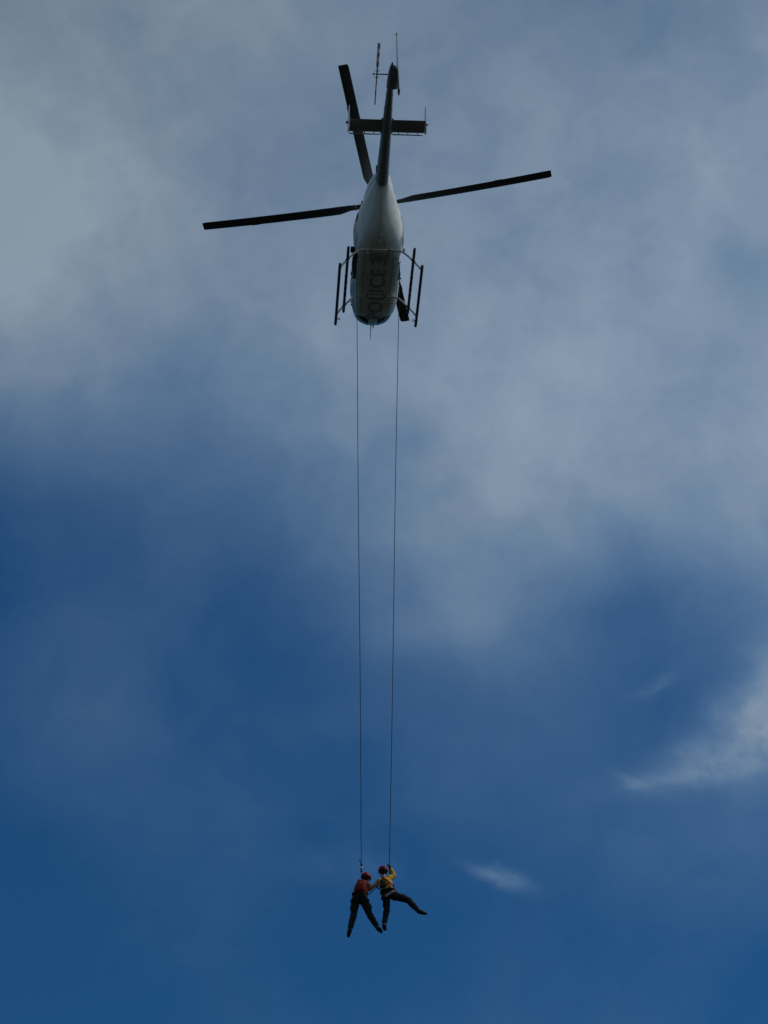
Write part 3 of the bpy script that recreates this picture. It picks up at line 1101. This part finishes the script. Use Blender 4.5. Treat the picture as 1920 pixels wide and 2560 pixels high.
def belt(name, c, ax, rx, ry, side, mat, parent, rad=0.020):
    """a webbing loop round a trunk or limb"""
    ax = ax.normalized()
    u = (side - ax * side.dot(ax)).normalized()
    v = ax.cross(u)
    bm = bmesh.new()
    add_tube(bm, [c + u * (rx * math.cos(2 * math.pi * k / 24)) + v * (ry * math.sin(2 * math.pi * k / 24)) for k in range(24)], rad, 8, closed=True)
    return to_obj(name, bm, mat, parent)


def strap(name, pts, mat, parent, rad=0.014):
    bm = bmesh.new()
    add_tube(bm, smooth_path(pts, 5), rad, 8)
    return to_obj(name, bm, mat, parent)


AWAY = Vector((0, 1, 0))


def upright(ax):
    """a frame whose z runs along a leaning trunk and whose x stays to the right"""
    z = ax.normalized()
    x = (Vector((1, 0, 0)) - z * z.x).normalized()
    return Matrix((x, z.cross(x), z)).transposed()


XR = Vector((1, 0, 0))
ZU = Vector((0, 0, 1))

# --- left person: back to the camera, legs spread, right hand on the other's vest
pl = []
Lhip = pp(378, 735)
Lneck = pp(438, 470, 0.03)
Lhead = pp(476, 432, 0.06)
Lsl, Lsr = pp(345, 528, 0.02), pp(512, 528, 0.04)
spine = Lhip.lerp(Lneck, 0.5)
pl += [('b', (Lhip + ZU * 0.02, (0.165, 0.115, 0.12)), TROU),
       ('b', (Lhip.lerp(Lneck, 0.28), (0.150, 0.108, 0.13)), SHIRT),
       ('b', (Lhip.lerp(Lneck, 0.62), (0.168, 0.118, 0.17)), SHIRT),
       ('c', (Lsl, Lsr, 0.068, 0.068), SHIRT),
       ('c', (Lneck - ZU * 0.04, Lhead - ZU * 0.05, 0.060, 0.056), SKIN)]
Lel, Lwl = pp(312, 600, 0.10), pp(392, 560, 0.34)
pl += [('c', (Lsl, Lel, 0.062, 0.050), SHIRT), ('c', (Lel, Lwl, 0.048, 0.036), SHIRT)]
hand(pl, Lwl, (pp(415, 500, 0.36) - Lwl), XR, Vector((0, -0.6, 0.5)))
Ler, Lwr = pp(540, 592, 0.10), pp(612, 540, 0.06)
pl += [('c', (Lsr, Ler, 0.064, 0.050), SHIRT), ('c', (Ler, Lwr, 0.046, 0.034), SKIN)]
hand(pl, Lwr, (pp(672, 512, 0.02) - Lwr), ZU, AWAY * 0.4 + XR * 0.4, SKIN)
h1, h2 = Lhip + Vector((-0.095, 0, -0.05)), Lhip + Vector((0.095, 0, -0.05))
lk, la, lt = pp(285, 985, 0.05), pp(222, 1230, -0.02), pp(198, 1335, 0.10)
rk, ra, rt = pp(530, 985, 0.05), pp(655, 1192, -0.02), pp(722, 1268, 0.08)
leg(pl, h1, lk, la, lt, 1.10)
leg(pl, h2, rk, ra, rt, 1.10)
pl += [('b', (h1.lerp(lk, 0.62) + Vector((-0.070, 0, 0)), (0.040, 0.07, 0.10)), TROU),
       ('b', (h2.lerp(rk, 0.62) + Vector((0.062, 0, 0.02)), (0.045, 0.07, 0.10)), TROU)]
face, sv, upv, rot = head_parts(pl, Lhead, Vector((0.45, 0.9, 0.05)), ZU + XR * 0.1)
PL = empty('person', Lhip)
PL.location = (0, 0, 0)
body_mesh('body', pl, [M['yellow'], M['trouser'], M['skin'], M['glove'], M['boot']], PL)
head_things(PL, Lhead, face, sv, upv, rot)
# maroon rescue vest with a pack on the back
bm = bmesh.new()
vax = (Lneck - Lhip).normalized()
tilt = upright(vax)
rings = []
for t, wx, wy in ((0.16, 0.150, 0.115), (0.22, 0.172, 0.132), (0.40, 0.178, 0.138), (0.60, 0.182, 0.142), (0.74, 0.172, 0.138), (0.84, 0.135, 0.122), (0.92, 0.085, 0.10)):
    c = Lhip.lerp(Lneck, t)
    rings.append([c + XR * (wx * math.cos(2 * math.pi * k / 28)) + AWAY * (wy * math.sin(2 * math.pi * k / 28)) for k in range(28)])
add_loft(bm, rings)
vest = to_obj('rescue_vest', bm, M['vest'], PL, sharp=60)
bm = bmesh.new()
pc = Lhip.lerp(Lneck, 0.56) + Vector((-0.02, -0.155, 0))
add_box(bm, pc, (0.22, 0.10, 0.32), tilt, bevel=0.048)
to_obj('back_pack', bm, M['vest'], vest, sharp=60)
bm = bmesh.new()
add_box(bm, pc + Vector((0.0, -0.047, 0.05)), (0.09, 0.008, 0.05), tilt, bevel=0.003)
to_obj('pale_patch', bm, material('pale_patch_cloth', (0.20, 0.09, 0.09), 0.8), vest, smooth=False)
strap('shoulder_strap', [pp(380, 492, -0.09), pp(388, 478, 0.0), pp(392, 520, 0.14)], M['webdark'], vest, 0.018)
strap('shoulder_strap', [pp(470, 500, -0.09), pp(476, 486, 0.0), pp(474, 520, 0.16)], M['webdark'], vest, 0.018)
b = belt('climbing_harness', Lhip + ZU * 0.075, vax, 0.172, 0.125, XR, M['webdark'], PL, 0.024)
belt('leg_loop', h1.lerp(lk, 0.14), lk - h1, 0.112, 0.112, XR, M['webdark'], b, 0.017)
belt('leg_loop', h2.lerp(rk, 0.14), rk - h2, 0.112, 0.112, XR, M['webdark'], b, 0.017)
bm = bmesh.new()
for i in range(4):
    q = Lhip + ZU * 0.02 + Vector((0.155 - 0.012 * i, -0.07 + 0.02 * i, -0.02 * i))
    add_tube(bm, [q + XR * (0.018 * math.cos(2 * math.pi * k / 12)) + ZU * (0.035 * math.sin(2 * math.pi * k / 12)) for k in range(12)], 0.006, 6, closed=True)
to_obj('carabiners', bm, M['steel'], b)
tag(PL, 'person in red helmet and maroon pack, legs spread, on the left rope', 'person', 'people hanging on the ropes')

# --- right person: leaning, right hand high on the rope, right leg kicked out
pr = []
Rhip = pp(838, 672)
Rneck = pp(764, 408, 0.02)
Rhead = pp(752, 328, 0.05)
Rsl, Rsr = pp(690, 470, 0.03), pp(836, 424, 0.02)
pr += [('b', (Rhip + ZU * 0.02, (0.165, 0.118, 0.125)), TROU),
       ('b', (Rhip.lerp(Rneck, 0.28), (0.152, 0.112, 0.13)), SHIRT),
       ('b', (Rhip.lerp(Rneck, 0.62), (0.172, 0.120, 0.165)), SHIRT),
       ('c', (Rsl, Rsr, 0.070, 0.068), SHIRT),
       ('c', (Rneck - ZU * 0.04, Rhead - ZU * 0.05, 0.060, 0.056), SKIN)]
Rer, Rwr = pp(922, 384, 0.10), pp(878, 268, 0.12)
pr += [('c', (Rsr, Rer, 0.070, 0.060), SHIRT), ('c', (Rer, Rwr.lerp(Rer, 0.12), 0.060, 0.044), SHIRT)]
hand(pr, Rwr, pp(850, 222, 0.08) - Rwr, AWAY, Vector((-0.9, 0, 0.1)))
Rel, Rwl = pp(640, 520, 0.10), pp(556, 560, 0.10)
pr += [('c', (Rsl, Rel, 0.064, 0.050), SHIRT), ('c', (Rel, Rwl, 0.046, 0.034), SKIN)]
hand(pr, Rwl, pp(512, 548, 0.06) - Rwl, ZU, AWAY * -0.4 - XR * 0.3, SKIN)
g1, g2 = Rhip + Vector((-0.065, 0, -0.05)), Rhip + Vector((0.105, 0, -0.035))
k1, a1, t1 = pp(812, 905, 0.06), pp(772, 1140, -0.03), pp(782, 1228, 0.16)
k2, a2, t2 = pp(1150, 765, 0.02), pp(1300, 925, -0.06), pp(1428, 978, -0.02)
leg(pr, g1, k1, a1, t1, 1.04)
leg(pr, g2, k2, a2, t2, 1.10)
pr += [('b', (g1.lerp(k1, 0.7) + Vector((-0.062, 0, 0.02)), (0.038, 0.07, 0.10)), TROU),
       ('b', (g2.lerp(k2, 0.55) + Vector((0.0, 0, 0.055)), (0.11, 0.07, 0.045)), TROU)]
face, sv, upv, rot = head_parts(pr, Rhead, Vector((-0.12, 0.95, 0.15)), ZU - XR * 0.05)
PR = empty('person', (0, 0, 0))
body_mesh('body', pr, [M['yellow2'], M['trouser2'], M['skin'], M['glove'], M['boot']], PR)
head_things(PR, Rhead, face, sv, upv, rot)
rax = (Rneck - Rhip).normalized()
b = belt('climbing_harness', Rhip + rax * 0.075, rax, 0.172, 0.128, XR, M['webdark'], PR, 0.024)
belt('leg_loop', g1.lerp(k1, 0.16), k1 - g1, 0.108, 0.108, XR, M['webdark'], b, 0.017)
belt('leg_loop', g2.lerp(k2, 0.16), k2 - g2, 0.110, 0.110, ZU, M['webdark'], b, 0.018)
belt('chest_strap', Rhip.lerp(Rneck, 0.42), rax, 0.180, 0.128, XR, M['webbing'], b, 0.016)
strap('shoulder_strap', [pp(745, 400, -0.07), pp(800, 440, -0.118), pp(862, 500, -0.10)], M['webbing'], b)
strap('shoulder_strap', [pp(745, 400, -0.07), pp(735, 470, -0.118), pp(715, 560, -0.10)], M['webdark'], b, 0.020)
strap('back_strap', [pp(720, 610, -0.10), pp(790, 590, -0.138), pp(870, 545, -0.09)], M['webdark'], b, 0.018)
strap('gear_sling', [pp(770, 690, -0.13), pp(830, 670, -0.15), pp(900, 630, -0.13), pp(950, 605, -0.06)], M['webbing'], b, 0.012)
bm = bmesh.new()
add_box(bm, Rhip.lerp(Rneck, 0.50) + Vector((-0.075, -0.112, -0.01)), (0.13, 0.06, 0.22), upright(rax), bevel=0.028)
to_obj('radio_pouch', bm, M['webdark'], b, sharp=50)
bm = bmesh.new()
for i in range(5):
    q = pp(800 + 28 * i, 680 - 16 * i, -0.155)
    add_tube(bm, [q + XR * (0.016 * math.cos(2 * math.pi * k / 12)) + ZU * (0.034 * math.sin(2 * math.pi * k / 12) - 0.02) for k in range(12)], 0.006, 6, closed=True)
to_obj('carabiners', bm, M['steel'], b)
tag(PR, 'person in red helmet and yellow shirt, one leg kicked out, gripping the right rope', 'person', 'people hanging on the ropes')


def rebase(e, loc):
    """move the Empty of a thing to loc without moving its parts"""
    d = Vector(loc)
    for ch in e.children:
        for sub in [ch]:
            sub.matrix_parent_inverse = Matrix.Translation(-d)
    e.location = d


rebase(PL, Lhip)
rebase(PR, Rhip)


# ------------------------------------------------------------------ ropes, lanyard
def rope_path(p0, p1, sway, n=60):
    out = []
    for k in range(n + 1):
        t = k / n
        p = p0.lerp(p1, t)
        p.x += sway * math.sin(math.pi * t) + 0.006 * math.sin(9 * t + 1)
        p.y += 0.03 * math.sin(math.pi * t)
        out.append(p)
    return out


def make_rope(label, top, bottom, tail, sway):
    """tail: the points from the last straight length down to the harness"""
    bm = bmesh.new()
    add_tube(bm, rope_path(top, bottom, sway) + smooth_path([bottom] + tail, 5)[1:], 0.0088, 8)
    # the knot round the sill anchor
    add_tube(bm, [top + Vector((0.03 * math.cos(2 * math.pi * k / 12), 0, 0.02 + 0.03 * math.sin(2 * math.pi * k / 12))) for k in range(12)], 0.012, 6, closed=True)
    o = to_obj('rope', bm, M['rope'])
    tag(o, label, 'rope', 'abseil ropes under the helicopter')
    return o


LT = hworld((-0.650, 0.06, 0.115))
RT = hworld((0.622, 0.06, 0.115))
L_end = pp(405, 200, 0.14)
ropeL = make_rope('long thin dark rope from the helicopter down to the person with the maroon pack', LT, L_end,
                  [pp(405, 330, 0.16), pp(412, 480, 0.25), Lhip + Vector((0.02, 0.17, 0.12))], 0.004)
bm = bmesh.new()                                    # descender: steel body, pale sleeve, blue sling
add_box(bm, pp(405, 212, 0.14), (0.046, 0.03, 0.075), bevel=0.012)
to_obj('descender', bm, M['rubber'], ropeL, sharp=50)
bm = bmesh.new()
add_box(bm, pp(405, 250, 0.142), (0.055, 0.034, 0.055), bevel=0.014)
to_obj('pale_sleeve', bm, M['tube'], ropeL, sharp=50)
bm = bmesh.new()
add_box(bm, pp(404, 298, 0.146), (0.045, 0.030, 0.085), bevel=0.012)
to_obj('blue_sling', bm, M['blue'], ropeL, sharp=50)
bm = bmesh.new()
q = pp(412, 348, 0.15)
add_tube(bm, [q + XR * (0.020 * math.cos(2 * math.pi * k / 14)) + ZU * (0.04 * math.sin(2 * math.pi * k / 14)) for k in range(14)], 0.007, 6, closed=True)
to_obj('carabiner', bm, M['steel'], ropeL)
bm = bmesh.new()
add_tube(bm, smooth_path([pp(403, 200, 0.14), pp(392, 172, 0.13), pp(372, 132, 0.12), pp(366, 118, 0.12)], 4), [0.010] * 12 + [0.006], 6)
to_obj('loose_rope_end', bm, M['rope'], ropeL)

R_end = pp(855, 130, 0.06)
ropeR = make_rope('long thin dark rope from the helicopter down to the hand of the kicking person', RT, R_end,
                  [pp(849, 165, 0.07), pp(856, 228, 0.10), pp(862, 330, 0.16), pp(870, 480, 0.22), Rhip + Vector((0.03, 0.17, 0.10))], -0.004)
bm = bmesh.new()
add_tube(bm, smooth_path([pp(852, 240, 0.13), pp(858, 290, 0.15), pp(864, 345, 0.17)], 4), 0.022, 8)
to_obj('descender', bm, M['rubber'], ropeR)

bm = bmesh.new()
add_tube(bm, smooth_path([pp(482, 688, -0.10), pp(520, 676, -0.10), pp(565, 640, -0.09), pp(602, 602, -0.08), pp(640, 568, -0.07), pp(690, 590, -0.10)], 5), 0.013, 8)
lan = to_obj('lanyard', bm, M['blue'])
tag(lan, 'short blue lanyard linking the waists of the two people', 'lanyard')
bm = bmesh.new()
q = pp(482, 690, -0.10)
add_tube(bm, [q + XR * (0.03 * math.cos(2 * math.pi * k / 14)) + ZU * (0.018 * math.sin(2 * math.pi * k / 14)) for k in range(14)], 0.006, 6, closed=True)
to_obj('carabiner', bm, M['steel'], lan)
